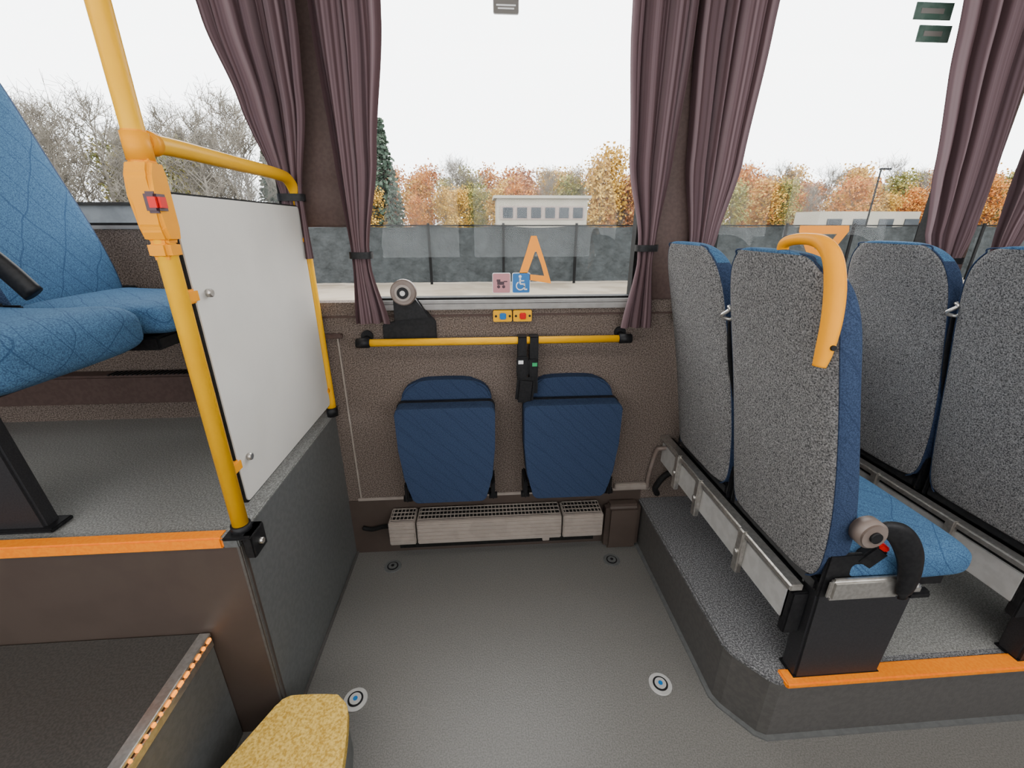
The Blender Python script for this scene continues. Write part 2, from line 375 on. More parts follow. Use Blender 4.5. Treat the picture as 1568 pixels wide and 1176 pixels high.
def fold_seat(x0, x1):
    e = empty('folding_wall_seat', ((x0+x1)/2, 1.5, 0.6))
    cx = (x0+x1)/2; w = x1-x0
    arch = [(x0+0.01, 0.60)] + [(cx - (w/2-0.01)*math.cos(t)**0.6 if t < PI/2 else cx + (w/2-0.01)*abs(math.cos(t))**0.6, 0.765+0.085*math.sin(t)) for t in [i*PI/16 for i in range(17)]] + [(x1-0.01, 0.60)]
    prism('back_pad', arch, 'Y', WY-0.05, WY-0.004, M['navy'], e, bev=0.010, seg=3)
    out = []
    for cxx, cy, a, r in ((x1-0.022, 0.772-0.022, 0, 0.022), (x0+0.022, 0.772-0.022, 90, 0.022)):
        for i in range(6):
            t = math.radians(a+90*i/5); out.append((cxx+r*math.cos(t), cy+r*math.sin(t)))
    out += [(x0+0.002, 0.60), (x0+0.014, 0.47), (x0+0.030, 0.425), (x0+0.038, 0.375), (x0+0.055, 0.358), (x1-0.055, 0.358), (x1-0.038, 0.375), (x1-0.030, 0.425), (x1-0.014, 0.47), (x1-0.002, 0.60)]
    prism('seat_cushion', out, 'Y', 1.450, 1.525, M['navy'], e, bev=0.010, seg=3)
    inn = [(cx+(x-cx)*1.01, 0.56+(z-0.56)*1.01) for x, z in out]
    prism('seat_shell', inn, 'Y', 1.512, 1.532, M['black'], e)
    for s in (-1, 1):
        xx = cx + s*(w/2-0.012)
        box('hinge_arm', xx-0.008, xx+0.008, 1.475, 1.58, 0.345, 0.43, M['black'], e, 0.006)
        cyl('hinge_pin', (xx, 1.50, 0.352), 0.014, 0.034, 'X', M['black'], e)
    box('hinge_bar', x0+0.01, x1-0.01, 1.555, 1.575, 0.315, 0.34, M['black'], e, 0.003)
fold_seat(-0.335, 0.038)
fold_seat(0.148, 0.525)

ht = empty('convector_heater', (0.05, 1.54, 0.18))
for x0, x1 in ((-0.415, -0.305), (-0.298, 0.318), (0.325, 0.50)):
    box('casing', x0, x1, 1.483, WY-0.012, 0.128, 0.240, M['heater'], ht, 0.004)
    bm = bmesh.new()
    z = 0.143
    while z < 0.228:
        addbox(bm, x0+0.004, x1-0.004, 1.478, 1.4835, z, z+0.010); z += 0.019
    finish(bm, 'front_ribs', M['heater'], ht)
    box('top_recess', x0+0.008, x1-0.008, 1.50, WY-0.02, 0.2395, 0.2425, M['rubber'], ht)
    bm = bmesh.new(); x = x0+0.012
    while x < x1-0.012:
        addbox(bm, x, x+0.003, 1.50, WY-0.02, 0.242, 0.246); x += 0.016
    for y in (1.50, 1.525, 1.55, 1.575):
        addbox(bm, x0+0.006, x1-0.006, y, y+0.003, 0.242, 0.2462)
    finish(bm, 'top_grille', M['heater'], ht)
box('underside_duct', -0.39, 0.48, 1.545, WY-0.004, 0.06, 0.128, M['rubber'], ht)
tube('heater_hose', [(-0.41, 1.56, 0.17), (-0.46, 1.57, 0.16), (-0.51, 1.575, 0.145), (-0.55, 1.58, 0.15)], 0.010, M['rubber'], ht)
box('drain_tab', 0.24, 0.27, 1.50, 1.52, 0.10, 0.128, M['heater'], ht, 0.002)
pb = empty('pipe_bracket', (0.8, 1.57, 0.45))
tube('bent_pipe', [(0.72, 1.58, 0.30), (0.72, 1.58, 0.36), (0.735, 1.57, 0.49), (0.76, 1.56, 0.51), (0.86, 1.56, 0.52)], 0.009, M['strip'], pb)
tube('flex_hose', [(0.76, 1.56, 0.28), (0.74, 1.54, 0.33), (0.78, 1.53, 0.40), (0.86, 1.52, 0.42), (0.93, 1.52, 0.36)], 0.013, M['rubber'], pb)
box('pipe_clip', 0.57, 0.72, 1.575, WY-0.004, 0.298, 0.325, M['heater'], pb, 0.004)

br = empty('belt_retractor', (-0.28, 1.56, 1.13))
prism('bracket', [(-0.375, 0.99), (-0.372, 1.06), (-0.325, 1.07), (-0.322, 1.205), (-0.27, 1.205), (-0.225, 1.13), (-0.175, 1.07), (-0.175, 0.99)][::-1], 'Y', 1.585, WY-0.001, M['black'], br, bev=0.003)
prism('bracket_face', [(-0.32, 1.08), (-0.318, 1.205), (-0.268, 1.205), (-0.225, 1.13), (-0.19, 1.09)][::-1], 'Y', 1.552, 1.586, M['black'], br, bev=0.004)
cyl('spool_outer', (-0.275, 1.535, 1.185), 0.045, 0.03, 'Y', M['strip'], br, bev=0.004)
cyl('spool_face', (-0.275, 1.518, 1.185), 0.028, 0.006, 'Y', M['heater'], br)
cyl('spool_ring', (-0.275, 1.514, 1.185), 0.020, 0.006, 'Y', M['black'], br)
cyl('spool_hub', (-0.275, 1.510, 1.185), 0.009, 0.006, 'Y', M['metal'], br)

for x, y in ((-0.43, 0.94), (0.55, 0.92), (-0.42, 1.50), (0.55, 1.47)):
    a = empty('wheelchair_floor_anchor', (x, y, 0))
    m = M['alu'] if y < 1.2 else M['side']
    cyl('flange', (x, y, 0.002), 0.037, 0.004, 'Z', m, a, n=36, bev=0.001)
    cyl('recess', (x, y, 0.0045), 0.024, 0.002, 'Z', M['black'], a, n=32)
    cyl('insert_ring', (x, y, 0.006), 0.018, 0.003, 'Z', m, a, n=32)
    cyl('keyhole', (x, y, 0.008), 0.007, 0.002, 'Z', M['st_blue'] if y < 1.2 else M['black'], a, n=24)

# ------------------------------------------------------------------ stickers
GY = WY+0.024
def sticker(name, x0, x1, z0, z1, m, glyph=None):
    e = empty(name, ((x0+x1)/2, GY, (z0+z1)/2))
    prism('plate', rrect(x0, x1, z0, z1, 0.006), 'Y', GY, GY+0.002, M['st_white'], e)
    prism('face', rrect(x0+0.002, x1-0.002, z0+0.002, z1-0.002, 0.005), 'Y', GY-0.001, GY, m, e)
    cx, cz = (x0+x1)/2, (z0+z1)/2
    Y0, Y1 = GY-0.002, GY-0.001
    if glyph == 'wheelchair':
        w = M['st_white']
        cyl('head', (cx-0.004, GY-0.0015, cz+0.024), 0.0055, 0.001, 'Y', w, e)
        boxes('body', [(cx-0.007, cx-0.001, Y0, Y1, cz-0.002, cz+0.017), (cx-0.004, cx+0.011, Y0, Y1, cz+0.006, cz+0.010),
                       (cx-0.004, cx+0.014, Y0, Y1, cz-0.006, cz-0.001), (cx+0.010, cx+0.015, Y0, Y1, cz-0.024, cz-0.003),
                       (cx+0.012, cx+0.023, Y0, Y1, cz-0.026, cz-0.021)], w, e)
        bm = bmesh.new(); n = 24; vo = []
        for i in range(n+1):
            t = math.radians(120 + 240*i/n)
            vo.append([bm.verts.new((cx-0.003+r*math.cos(t), Y0, cz-0.010+r*math.sin(t))) for r in (0.013, 0.017)])
        for i in range(n): bm.faces.new((vo[i][0], vo[i+1][0], vo[i+1][1], vo[i][1]))
        finish(bm, 'wheel', w, e)
    if glyph == 'pram':
        d = M['st_dark']
        boxes('body', [(cx-0.016, cx+0.010, Y0, Y1, cz-0.006, cz+0.006), (cx+0.008, cx+0.022, Y0, Y1, cz+0.004, cz+0.008), (cx-0.018, cx-0.004, Y0, Y1, cz+0.006, cz+0.014)], d, e)
        for dx in (-0.011, 0.008): cyl('wheel', (cx+dx, GY-0.0015, cz-0.013), 0.006, 0.001, 'Y', d, e)
    return e
sticker('pram_sticker', 0.040, 0.108, 1.165, 1.240, M['st_pink'], 'pram')
sticker('wheelchair_sticker', 0.114, 0.182, 1.165, 1.240, M['st_blue'], 'wheelchair')
lb = sticker('window_label', 0.055, 0.135, 2.015, 2.085, M['st_grey'])
boxes('label_text', [(0.065, 0.125, GY-0.002, GY-0.001, 2.036, 2.040), (0.070, 0.120, GY-0.002, GY-0.001, 2.028, 2.032)], M['st_white'], lb)
for zc, x0, x1 in ((2.00, 1.46, 1.575), (2.06, 1.43, 1.56)):
    e = empty('window_notice', (1.5, GY, zc))
    box('panel', x0, x1, GY, GY+0.003, zc-0.022, zc+0.024, M['st_green'], e)
    box('panel_text', x0+0.02, x1-0.03, GY-0.001, GY, zc-0.006, zc+0.008, M['st_grey'], e)
def tri_sticker(pts, hole):
    bm = bmesh.new()
    a = [bm.verts.new((x, GY, z)) for x, z in pts]; b = [bm.verts.new((x, GY, z)) for x, z in hole]
    n = len(pts)
    for i in range(n): bm.faces.new((a[i], a[(i+1)%n], b[(i+1)%n], b[i]))
    return finish(bm, 'warning_triangle_sticker', M['st_orange'])
tri_sticker([(0.135, 1.22), (0.262, 1.20), (0.238, 1.275), (0.203, 1.37), (0.183, 1.37), (0.165, 1.31)],
            [(0.170, 1.235), (0.235, 1.228), (0.222, 1.27), (0.204, 1.315), (0.198, 1.315), (0.190, 1.29)])
tri_sticker([(1.20, 1.405), (1.395, 1.405), (1.40, 1.385), (1.34, 1.29), (1.26, 1.29), (1.20, 1.385)],
            [(1.245, 1.375), (1.355, 1.375), (1.352, 1.37), (1.32, 1.32), (1.28, 1.32), (1.247, 1.37)])
for i, (x0, m) in enumerate(((0.040, 'st_blue'), (0.115, 'red'))):
    e = empty('stop_button_plate', (x0+0.03, WY-0.02, 1.10))
    prism('plate', rrect(x0, x0+0.070, 1.066, 1.108, 0.005), 'Y', WY-0.022, WY-0.006, M['yellow'], e)
    box('button', x0+0.024, x0+0.048, WY-0.030, WY-0.020, 1.075, 1.099, M[m], e, 0.003)
    for dx in (0.010, 0.062): cyl('rivet', (x0+dx, WY-0.023, 1.087), 0.0045, 0.003, 'Y', M['black'], e, n=12)

# ------------------------------------------------------------------ pole, curved rail, partition
PX, PY = -0.595, 0.885
po = empty('grab_pole', (PX, PY, 1.5))
cyl('pole', (PX, PY, (LZ+CZ)/2), 0.0175, CZ-LZ, 'Z', M['yellow'], po, n=32)
box('base_bracket', PX-0.03, PX+0.035, PY-0.035, PY+0.03, LZ+0.008, LZ+0.016, M['black'], po, 0.003)
box('base_side_plate', PX+0.012, PX+0.036, PY-0.03, PY+0.03, LZ-0.05, LZ+0.016, M['black'], po, 0.004)
cyl('base_collar', (PX, PY, LZ+0.02), 0.022, 0.025, 'Z', M['black'], po)
cyl('base_bolt', (PX+0.038, PY, LZ-0.02), 0.008, 0.012, 'X', M['metal'], po, n=6)
cyl('tee_collar', (PX, PY, 1.535), 0.021, 0.05, 'Z', M['amber'], po, bev=0.003)
cyl('tee_branch', (PX, PY+0.03, 1.545), 0.0205, 0.03, 'Y', M['amber'], po, bev=0.003)
prism('button_housing', [(PY-0.028, 1.455), (PY-0.030, 1.49), (PY-0.018, 1.515), (PY+0.016, 1.515), (PY+0.022, 1.49), (PY+0.022, 1.40), (PY+0.016, 1.375), (PY-0.020, 1.375), (PY-0.028, 1.40)], 'X', PX-0.021, PX+0.026, M['amber'], po, bev=0.007, seg=3)
box('button_housing_lower', PX-0.020, PX+0.021, PY-0.024, PY+0.020, 1.345, 1.38, M['amber'], po, 0.008, 3)
box('stop_button', PX+0.010, PX+0.033, PY-0.034, PY-0.008, 1.430, 1.458, M['red'], po, 0.005)
box('button_bezel', PX+0.006, PX+0.029, PY-0.033, PY-0.004, 1.426, 1.462, M['st_dark'], po, 0.004)
cr = empty('curved_grab_rail', (PX, 1.2, 1.2))
tube('rail', [(PX, 0.905, 1.545), (PX, 1.0, 1.548), (PX, 1.2, 1.548), (PX, 1.42, 1.548), (PX, 1.505, 1.54), (PX, 1.55, 1.50), (PX, 1.562, 1.44), (PX, 1.562, 1.2), (PX, 1.562, 0.9), (PX, 1.562, 0.74)], 0.0165, M['yellow'], cr)
cyl('foot_socket', (PX, 1.562, 0.725), 0.021, 0.035, 'Z', M['black'], cr)
cyl('wall_stub', (PX, 1.58, 1.53), 0.013, 0.035, 'Y', M['black'], cr)
cyl('wall_stub_lower', (PX, 1.58, 0.98), 0.010, 0.035, 'Y', M['metal'], cr)
pp = empty('partition_panel', (PX, 1.2, 1.1))
prism('panel', rrect(0.925, 1.538, 0.765, 1.462, 0.012), 'X', PX-0.008, PX+0.006, M['white'], pp)
prism('panel_edging', rrect(0.920, 1.542, 0.760, 1.466, 0.014), 'X', PX-0.006, PX+0.003, M['rubber'], pp)
for z in (1.27, 0.87):
    box('clamp', PX-0.012, PX+0.010, 0.898, 0.935, z-0.014, z+0.014, M['amber'], pp, 0.004)
    cyl('clamp_bolt', (PX+0.012, 0.965, z), 0.009, 0.012, 'X', M['metal'], pp, n=16, bev=0.002)
for z in (1.36, 0.82):
    box('rear_clamp', PX-0.012, PX+0.010, 1.528, 1.55, z-0.010, z+0.010, M['amber'], pp, 0.004)

# ------------------------------------------------------------------ curtains
def interp(tab, z):
    tab = sorted(tab)
    if z <= tab[0][0]: return tab[0][1:]
    for a, b in zip(tab, tab[1:]):
        if z <= b[0]:
            t = (z-a[0])/(b[0]-a[0]); t = t*t*(3-2*t)*0.5+t*0.5
            return tuple(a[i]+(b[i]-a[i])*t for i in range(1, len(a)))
    return tab[-1][1:]
def curtain(tab, n, tie, seed, yc=1.550, amp=0.024):
    rnd = random.Random(seed)
    ph = [rnd.uniform(0, 6.28) for _ in range(5)]
    bm = bmesh.new(); uvl = bm.loops.layers.uv.new('UVMap')
    zb, zt = min(t[0] for t in tab), max(t[0] for t in tab)
    NU, NV = n*20, 64; g = []
    for j in range(NV+1):
        z = zb+(zt-zb)*j/NV
        a, b = interp(tab, z)
        dt = abs(z-tie)
        k = 0.5+0.5*min(1, dt/0.25)
        row = []
        for i in range(NU+1):
            u = i/NU
            uu = u + 0.035*math.sin(2*PI*u*2+ph[0]) + 0.018*math.sin(2*PI*u*5+ph[4])
            phase = 2*PI*n*uu + ph[1] + 0.5*math.sin(z*3+ph[2])
            sn = math.sin(phase)
            y = yc + amp*k*(sgnpow(sn, 0.75) + 0.35*math.sin(phase*0.5+ph[3]) + 0.12*math.sin(phase*2.3))
            x = a+(b-a)*u + 0.009*k*math.cos(phase)
            row.append(bm.verts.new((x, min(y, WY-0.014), z)))
        g.append(row)
    for j in range(NV):
        for i in range(NU):
            f = bm.faces.new((g[j][i], g[j][i+1], g[j+1][i+1], g[j+1][i]))
            for l, (uu, vv) in zip(f.loops, ((i, j), (i+1, j), (i+1, j+1), (i, j+1))):
                l[uvl].uv = (uu/NU*n*0.12+seed*0.37, vv/NV)
    a, b = interp(tab, tie)
    e = empty('curtain', ((a+b)/2, yc, (zb+zt)/2))
    finish(bm, 'cloth', M['curtain'], e, smooth=True)
    m = 0.008
    bm = bmesh.new(); N = 24; rr = []
    for k2 in range(N):
        t = 2*PI*k2/N
        x = (a+b)/2 + ((b-a)/2+m)*sgnpow(math.cos(t), 0.7); y = yc + (amp*0.75+m)*sgnpow(math.sin(t), 0.7)
        rr.append((bm.verts.new((x, y, tie-0.011)), bm.verts.new((x, y, tie+0.011))))
    for k2 in range(N):
        q = rr[(k2+1) % N]; bm.faces.new((rr[k2][0], q[0], q[1], rr[k2][1]))
    finish(bm, 'tie_band', M['black'], e, smooth=True)
curtain([(2.38, -0.86, -0.50), (1.95, -0.77, -0.51), (1.75, -0.715, -0.525), (1.50, -0.645, -0.575), (1.30, -0.66, -0.575)], 4, 1.49, 1)
curtain([(2.38, -0.49, -0.245), (1.95, -0.475, -0.275), (1.6, -0.455, -0.322), (1.33, -0.44, -0.378), (1.27, -0.44, -0.378), (1.075, -0.455, -0.335)], 3, 1.31, 2)
curtain([(2.38, 0.45, 0.68), (1.95, 0.465, 0.665), (1.6, 0.495, 0.645), (1.36, 0.555, 0.622), (1.28, 0.56, 0.618), (1.045, 0.525, 0.645)], 3, 1.33, 3)
curtain([(2.38, 0.69, 0.95), (1.95, 0.69, 0.92), (1.6, 0.71, 0.89), (1.36, 0.75, 0.84), (1.28, 0.76, 0.82), (1.065, 0.74, 0.85)], 4, 1.31, 4)
curtain([(2.38, 1.48, 1.86), (1.95, 1.55, 1.84), (1.6, 1.60, 1.84), (1.38, 1.635, 1.83), (1.28, 1.68, 1.81), (1.065, 1.66, 1.84)], 4, 1.28, 5)
curtain([(2.38, 1.90, 2.24), (1.95, 1.90, 2.18), (1.6, 1.91, 2.09), (1.38, 1.92, 2.02), (1.28, 1.93, 2.0), (1.065, 1.92, 2.04)], 4, 1.28, 6)
box('curtain_rail', XL+0.1, XR-0.1, 1.53, 1.575, 2.385, 2.41, M['alu'])

# ------------------------------------------------------------------ coach seats
def backrest(e, X0, Yc, z0, H, hw, lean, rear=M['grey_fab']):
    L = [(-0.02, .78, .050), (0.0, .86, .078), (0.04, .93, .095), (0.12, .97, .105), (0.25, 1.0, .10), (0.4, 1.0, .088), (0.55, .99, .078),
         (0.70, .975, .075), (0.82, .955, .080), (0.89, .90, .078), (0.935, .82, .072), (0.97, .69, .060), (0.99, .54, .045), (1.0, .38, .028)]
    NR = 40; bm = bmesh.new(); rings = []
    def cx(t): return X0 - lean*t + 0.018*math.sin(PI*min(1, max(0, t)))
    for t, w, th in L:
        r = []
        for k in range(NR):
            a = 2*PI*k/NR
            c, s = math.cos(a), math.sin(a)
            x = cx(t) + th*0.5 + th/2*sgnpow(c, 0.45)
            y = Yc + hw*w*sgnpow(s, 0.42)
            if c > 0: x -= 0.016*(1-abs(s))**1*(1 if t < .95 else 0)
            r.append(bm.verts.new((x, y, z0+H*t)))
        rings.append(r)
    for i in range(len(rings)-1):
        for k in range(NR):
            f = bm.faces.new((rings[i][k], rings[i][(k+1) % NR], rings[i+1][(k+1) % NR], rings[i+1][k]))
            am = 2*PI*(k+0.5)/NR
            f.material_index = 1 if (math.cos(am) < -0.30 and L[i][0] < 0.975) else (2 if abs(math.sin(am)) > 0.80 and L[i][0] < 0.9 else 0)
    bm.faces.new(rings[0][::-1]); bm.faces.new(rings[-1])
    o = finish(bm, 'backrest', [M['blue'], rear, M['navy']], e, smooth=True)
    s = o.modifiers.new('sub', 'SUBSURF'); s.levels = 1; s.render_levels = 2
    ks = [k for k in range(NR) if math.cos(2*PI*k/NR) < -0.30]
    a1 = 2*PI*min(ks)/NR; a2 = 2*PI*max(ks)/NR
    def pt(t, w, th, a):
        c, s_ = math.cos(a), math.sin(a)
        return (cx(t)+th*0.5+th/2*sgnpow(c, .45)-0.0003, Yc+hw*w*sgnpow(s_, .42)*0.997, z0+H*t)
    left = [pt(t, w, th, a1) for t, w, th in L[:-1]]; right = [pt(t, w, th, a2) for t, w, th in L[:-1]]
    tube('piping', left + right[::-1], 0.0022, M['navy'], e, n=6)

def cushion(e, x0, x1, y0, y1, zt, th, m=None):
    bm = bmesh.new(); NX, NR = 12, 28; rings = []
    for i in range(NX+1):
        t = i/NX; x = x0+(x1-x0)*t
        endf = 1-0.50*max(0, (t-0.84)/0.16)**3
        endb = 1-0.4*max(0, (0.08-t)/0.08)
        tt = th*endf*endb
        zc = zt - th/2 - 0.010*math.sin(PI*t) - 0.012*max(0, (t-0.75)/0.25)**2
        hw = (y1-y0)/2*(1-0.07*max(0, (t-0.82)/0.18)**2.2)
        rings.append([bm.verts.new((x, (y0+y1)/2+hw*sgnpow(math.sin(2*PI*k/NR), .38), zc+tt/2*sgnpow(math.cos(2*PI*k/NR), .45))) for k in range(NR)])
    for i in range(NX):
        for k in range(NR):
            bm.faces.new((rings[i][k], rings[i][(k+1) % NR], rings[i+1][(k+1) % NR], rings[i+1][k]))
    bm.faces.new(rings[0][::-1]); bm.faces.new(rings[-1])
    o = finish(bm, 'cushion', m or M['blue'], e, smooth=True)
    s = o.modifiers.new('sub', 'SUBSURF'); s.levels = 1; s.render_levels = 2

def coach_seat(X0, Yc, Zp, hw=0.195, clen=0.42, H=0.755, aisle=False, lean=0.16, handle=False, knot=False, pedestal=True, belt=True, beam=False, cth=0.10):
    e = empty('coach_seat', (X0+0.15, Yc, Zp))
    z0 = Zp+0.37
    backrest(e, X0, Yc, z0, H, hw, lean)
    cushion(e, X0+0.06, X0+clen, Yc-hw+0.004, Yc+hw-0.004, Zp+0.455, cth)
    box('seat_pan', X0+0.02, X0+clen-0.06, Yc-hw+0.02, Yc+hw-0.02, Zp+0.325, Zp+0.362, M['black'], e, 0.006)
    for s in (-1, 1):
        box('recliner_plate', X0+0.02, X0+0.11, Yc+s*(hw-0.012)-0.006, Yc+s*(hw-0.012)+0.006, Zp+0.32, Zp+0.45, M['black'], e, 0.004)
    if aisle:
        yn = Yc-hw
        if pedestal:
            prism('pedestal', [(X0+0.055, Zp+0.003), (X0+0.30, Zp+0.003), (X0+0.31, Zp+0.325), (X0+0.045, Zp+0.325)], 'Y', yn+0.03, yn+0.085, M['legblack'], e, bev=0.006)
            box('pedestal_foot', X0+0.050, X0+0.305, yn+0.026, yn+0.089, Zp+0.001, Zp+0.008, M['black'], e, 0.003)
        box('side_bracket', X0+0.03, X0+0.22, yn-0.012, yn+0.004, Zp+0.325, Zp+0.39, M['metal'], e, 0.010, 3)
        box('bracket_tail', X0+0.20, X0+0.27, yn-0.010, yn+0.004, Zp+0.335, Zp+0.36, M['metal'], e, 0.006)
        box('bracket_end', X0+0.24, X0+0.30, yn-0.010, yn+0.012, Zp+0.315, Zp+0.338, M['black'], e, 0.006)
        cyl('armrest_pivot', (X0+0.065, yn-0.016, Zp+0.535), 0.034, 0.036, 'Y', M['strip'], e, bev=0.005)
        cyl('pivot_cap', (X0+0.065, yn-0.036, Zp+0.535), 0.013, 0.008, 'Y', M['black'], e)
        tube('armrest', [(X0+0.085, yn-0.020, Zp+0.550), (X0+0.14, yn-0.020, Zp+0.525), (X0+0.185, yn-0.020, Zp+0.465), (X0+0.205, yn-0.020, Zp+0.40), (X0+0.210, yn-0.020, Zp+0.335)],
             lambda t: 0.014+0.016*math.sin(PI*min(1, t*1.02))**0.6 if 0 < t < .96 else 0.012, M['black'], e, sy=0.45)
        box('belt_buckle', X0+0.10, X0+0.15, yn+0.002, yn+0.026, Zp+0.41, Zp+0.47, M['black'], e, 0.005, rot=(0.1, 0.6, 0))
        box('buckle_release', X0+0.130, X0+0.158, yn, yn+0.028, Zp+0.462, Zp+0.476, M['red'], e, 0.003, rot=(0.1, 0.6, 0))
    if beam:
        box('beam', X0-0.005, X0+0.045, 0.79, WY-0.004, Zp+0.190, Zp+0.290, M['alu'], e, 0.005)
        box('beam_rail', X0-0.018, X0+0.018, 0.77, WY-0.004, Zp+0.302, Zp+0.322, M['metal'], e, 0.004)
        box('beam_gap_filler', X0-0.003, X0+0.040, 0.79, WY-0.004, Zp+0.288, Zp+0.303, M['black'], e)
        for y in (0.98, 1.25, 1.42):
            box('clamp_bracket', X0-0.024, X0-0.004, y-0.014, y+0.014, Zp+0.170, Zp+0.325, M['metal'], e, 0.004)
            cyl('clamp_bolt', (X0-0.026, y, Zp+0.245), 0.008, 0.008, 'X', M['metal'], e, n=6)
        box('gusset', X0+0.0, X0+0.046, 0.775, 0.80, Zp+0.15, Zp+0.29, M['black'], e, 0.004)
        box('under_seat_panel', X0+0.08, X0+0.10, 0.86, WY-0.004, Zp+0.16, Zp+0.32, M['black'], e, 0.003)
    if belt:
        tube('belt', [(X0+0.06, Yc-hw-0.004, Zp+0.45), (X0-0.0, Yc-hw-0.003, Zp+0.62), (X0-0.06, Yc-hw-0.002, Zp+0.80), (X0-0.085, Yc-hw-0.002, Zp+0.93)], 0.009, M['black'], e, n=8, sy=0.2)
    if knot:
        kx, ky, kz = X0-0.095, Yc-hw-0.010, Zp+0.945
        tube('belt_knot', [(kx+0.014*math.cos(t)+0.005*math.sin(3*t), ky+0.008*math.sin(2*t), kz+0.018*math.sin(t)) for t in [i*0.5 for i in range(20)]], 0.005, M['metal'], e, n=8)
    if handle:
        x = X0-lean+0.015; yn = Yc-hw; zt = z0+H
        tube('grab_handle', [(x+0.002, yn+0.165, zt-0.012), (x-0.004, yn+0.155, zt+0.012), (x+0.0, yn+0.115, zt+0.021), (x+0.005, yn+0.068, zt+0.016), (x+0.008, yn+0.036, zt-0.010), (x+0.012, yn+0.018, zt-0.060), (x+0.012, yn+0.006, zt-0.12), (x+0.008, yn+0.0, zt-0.175), (x+0.004, yn-0.002, zt-0.205)],
             lambda t: 0.011+0.0065*max(0, math.sin(PI*min(1, max(0, (t-0.3)/0.72)))), M['amber'], e, n=18)
        cyl('handle_screw', (x+0.010, yn-0.016, zt-0.165), 0.005, 0.006, 'Y', M['black'], e, n=14)
    return e
for X0, first in ((0.775, True), (1.445, False), (2.12, False), (2.80, False)):
    coach_seat(X0, 1.325, RZ, knot=True)
    coach_seat(X0, 0.925, RZ, hw=0.20, aisle=True, handle=first, knot=not first, belt=not first, beam=True)

# left seats on the high platform
for X0 in (-1.25, -2.04):
    coach_seat(X0, 1.325, LZ+0.07, hw=0.20, clen=0.46, H=0.78, lean=0.19, belt=False, cth=0.085)
    coach_seat(X0, 0.905, LZ+0.085, hw=0.20, clen=0.43, H=0.78, lean=0.19, belt=False, cth=0.118)
lg = empty('seat_leg_frame', (-1.2, 1.0, LZ))
prism('leg', [(-1.36, LZ+0.002), (-1.08, LZ+0.002), (-1.12, LZ+0.40), (-1.34, LZ+0.40)], 'Y', 0.93, 0.97, M['legblack'], lg, bev=0.006)
box('leg_foot', -1.38, -1.06, 0.92, 0.98, LZ+0.001, LZ+0.012, M['black'], lg, 0.003)
ar = empty('seat_armrest', (-1.1, 1.13, 1.4))
tube('pad', [(-1.30, 1.115, 1.48), (-1.22, 1.115, 1.42), (-1.13, 1.115, 1.32), (-1.08, 1.115, 1.25)], 0.026, M['black'], ar, sy=0.6)
hd = empty('heater_duct', (-1.2, 1.55, 0.9))
box('duct', -2.6, -0.66, 1.53, WY-0.002, LZ+0.09, LZ+0.20, M['pillar'], hd, 0.008)
bm = bmesh.new(); x = -1.35
while x < -0.72:
    addbox(bm, x, x+0.006, 1.535, WY-0.02, LZ+0.199, LZ+0.204); x += 0.016
finish(bm, 'duct_grille', M['black'], hd)

# ------------------------------------------------------------------ outdoors
GZ = -0.6
box('ground', -90, 110, 1.9, 120, GZ-0.1, GZ, M['sand'])
fe = empty('mesh_fence', (0, 16, GZ))
bm = bmesh.new(); NXF = 840; rows = []
for j in range(13):
    row = []
    for i in range(NXF+1):
        x = -38+84*i/NXF; k = ((x+38.2) % 2.6)/2.6; h = j/12
        sag = 0.07*math.sin(PI*k)*h
        # loose cloth: diagonal drapes hanging from the posts
        y = 16 + 0.10*math.sin(PI*k)*(0.4+0.6*h) + 0.030*math.sin(9*(k-0.5)+6*h) + 0.022*math.sin(23*k-9*h+x*0.7) + 0.012*math.sin(51*k+14*h)
        row.append(bm.verts.new((x, y, GZ+0.05+1.95*h-sag)))
    rows.append(row)
for j in range(12):
    for i in range(NXF): bm.faces.new((rows[j][i], rows[j][i+1], rows[j+1][i+1], rows[j+1][i]))
finish(bm, 'netting', M['net'], fe, smooth=True)
bm = bmesh.new()
x = -38.2
while x < 46:
    addbox(bm, x-0.045, x+0.045, 15.80, 15.86, GZ, GZ+2.08); x += 2.6
addbox(bm, -38, 46, 15.82, 15.85, GZ+1.97, GZ+2.02)
finish(bm, 'posts', M['post'], fe)

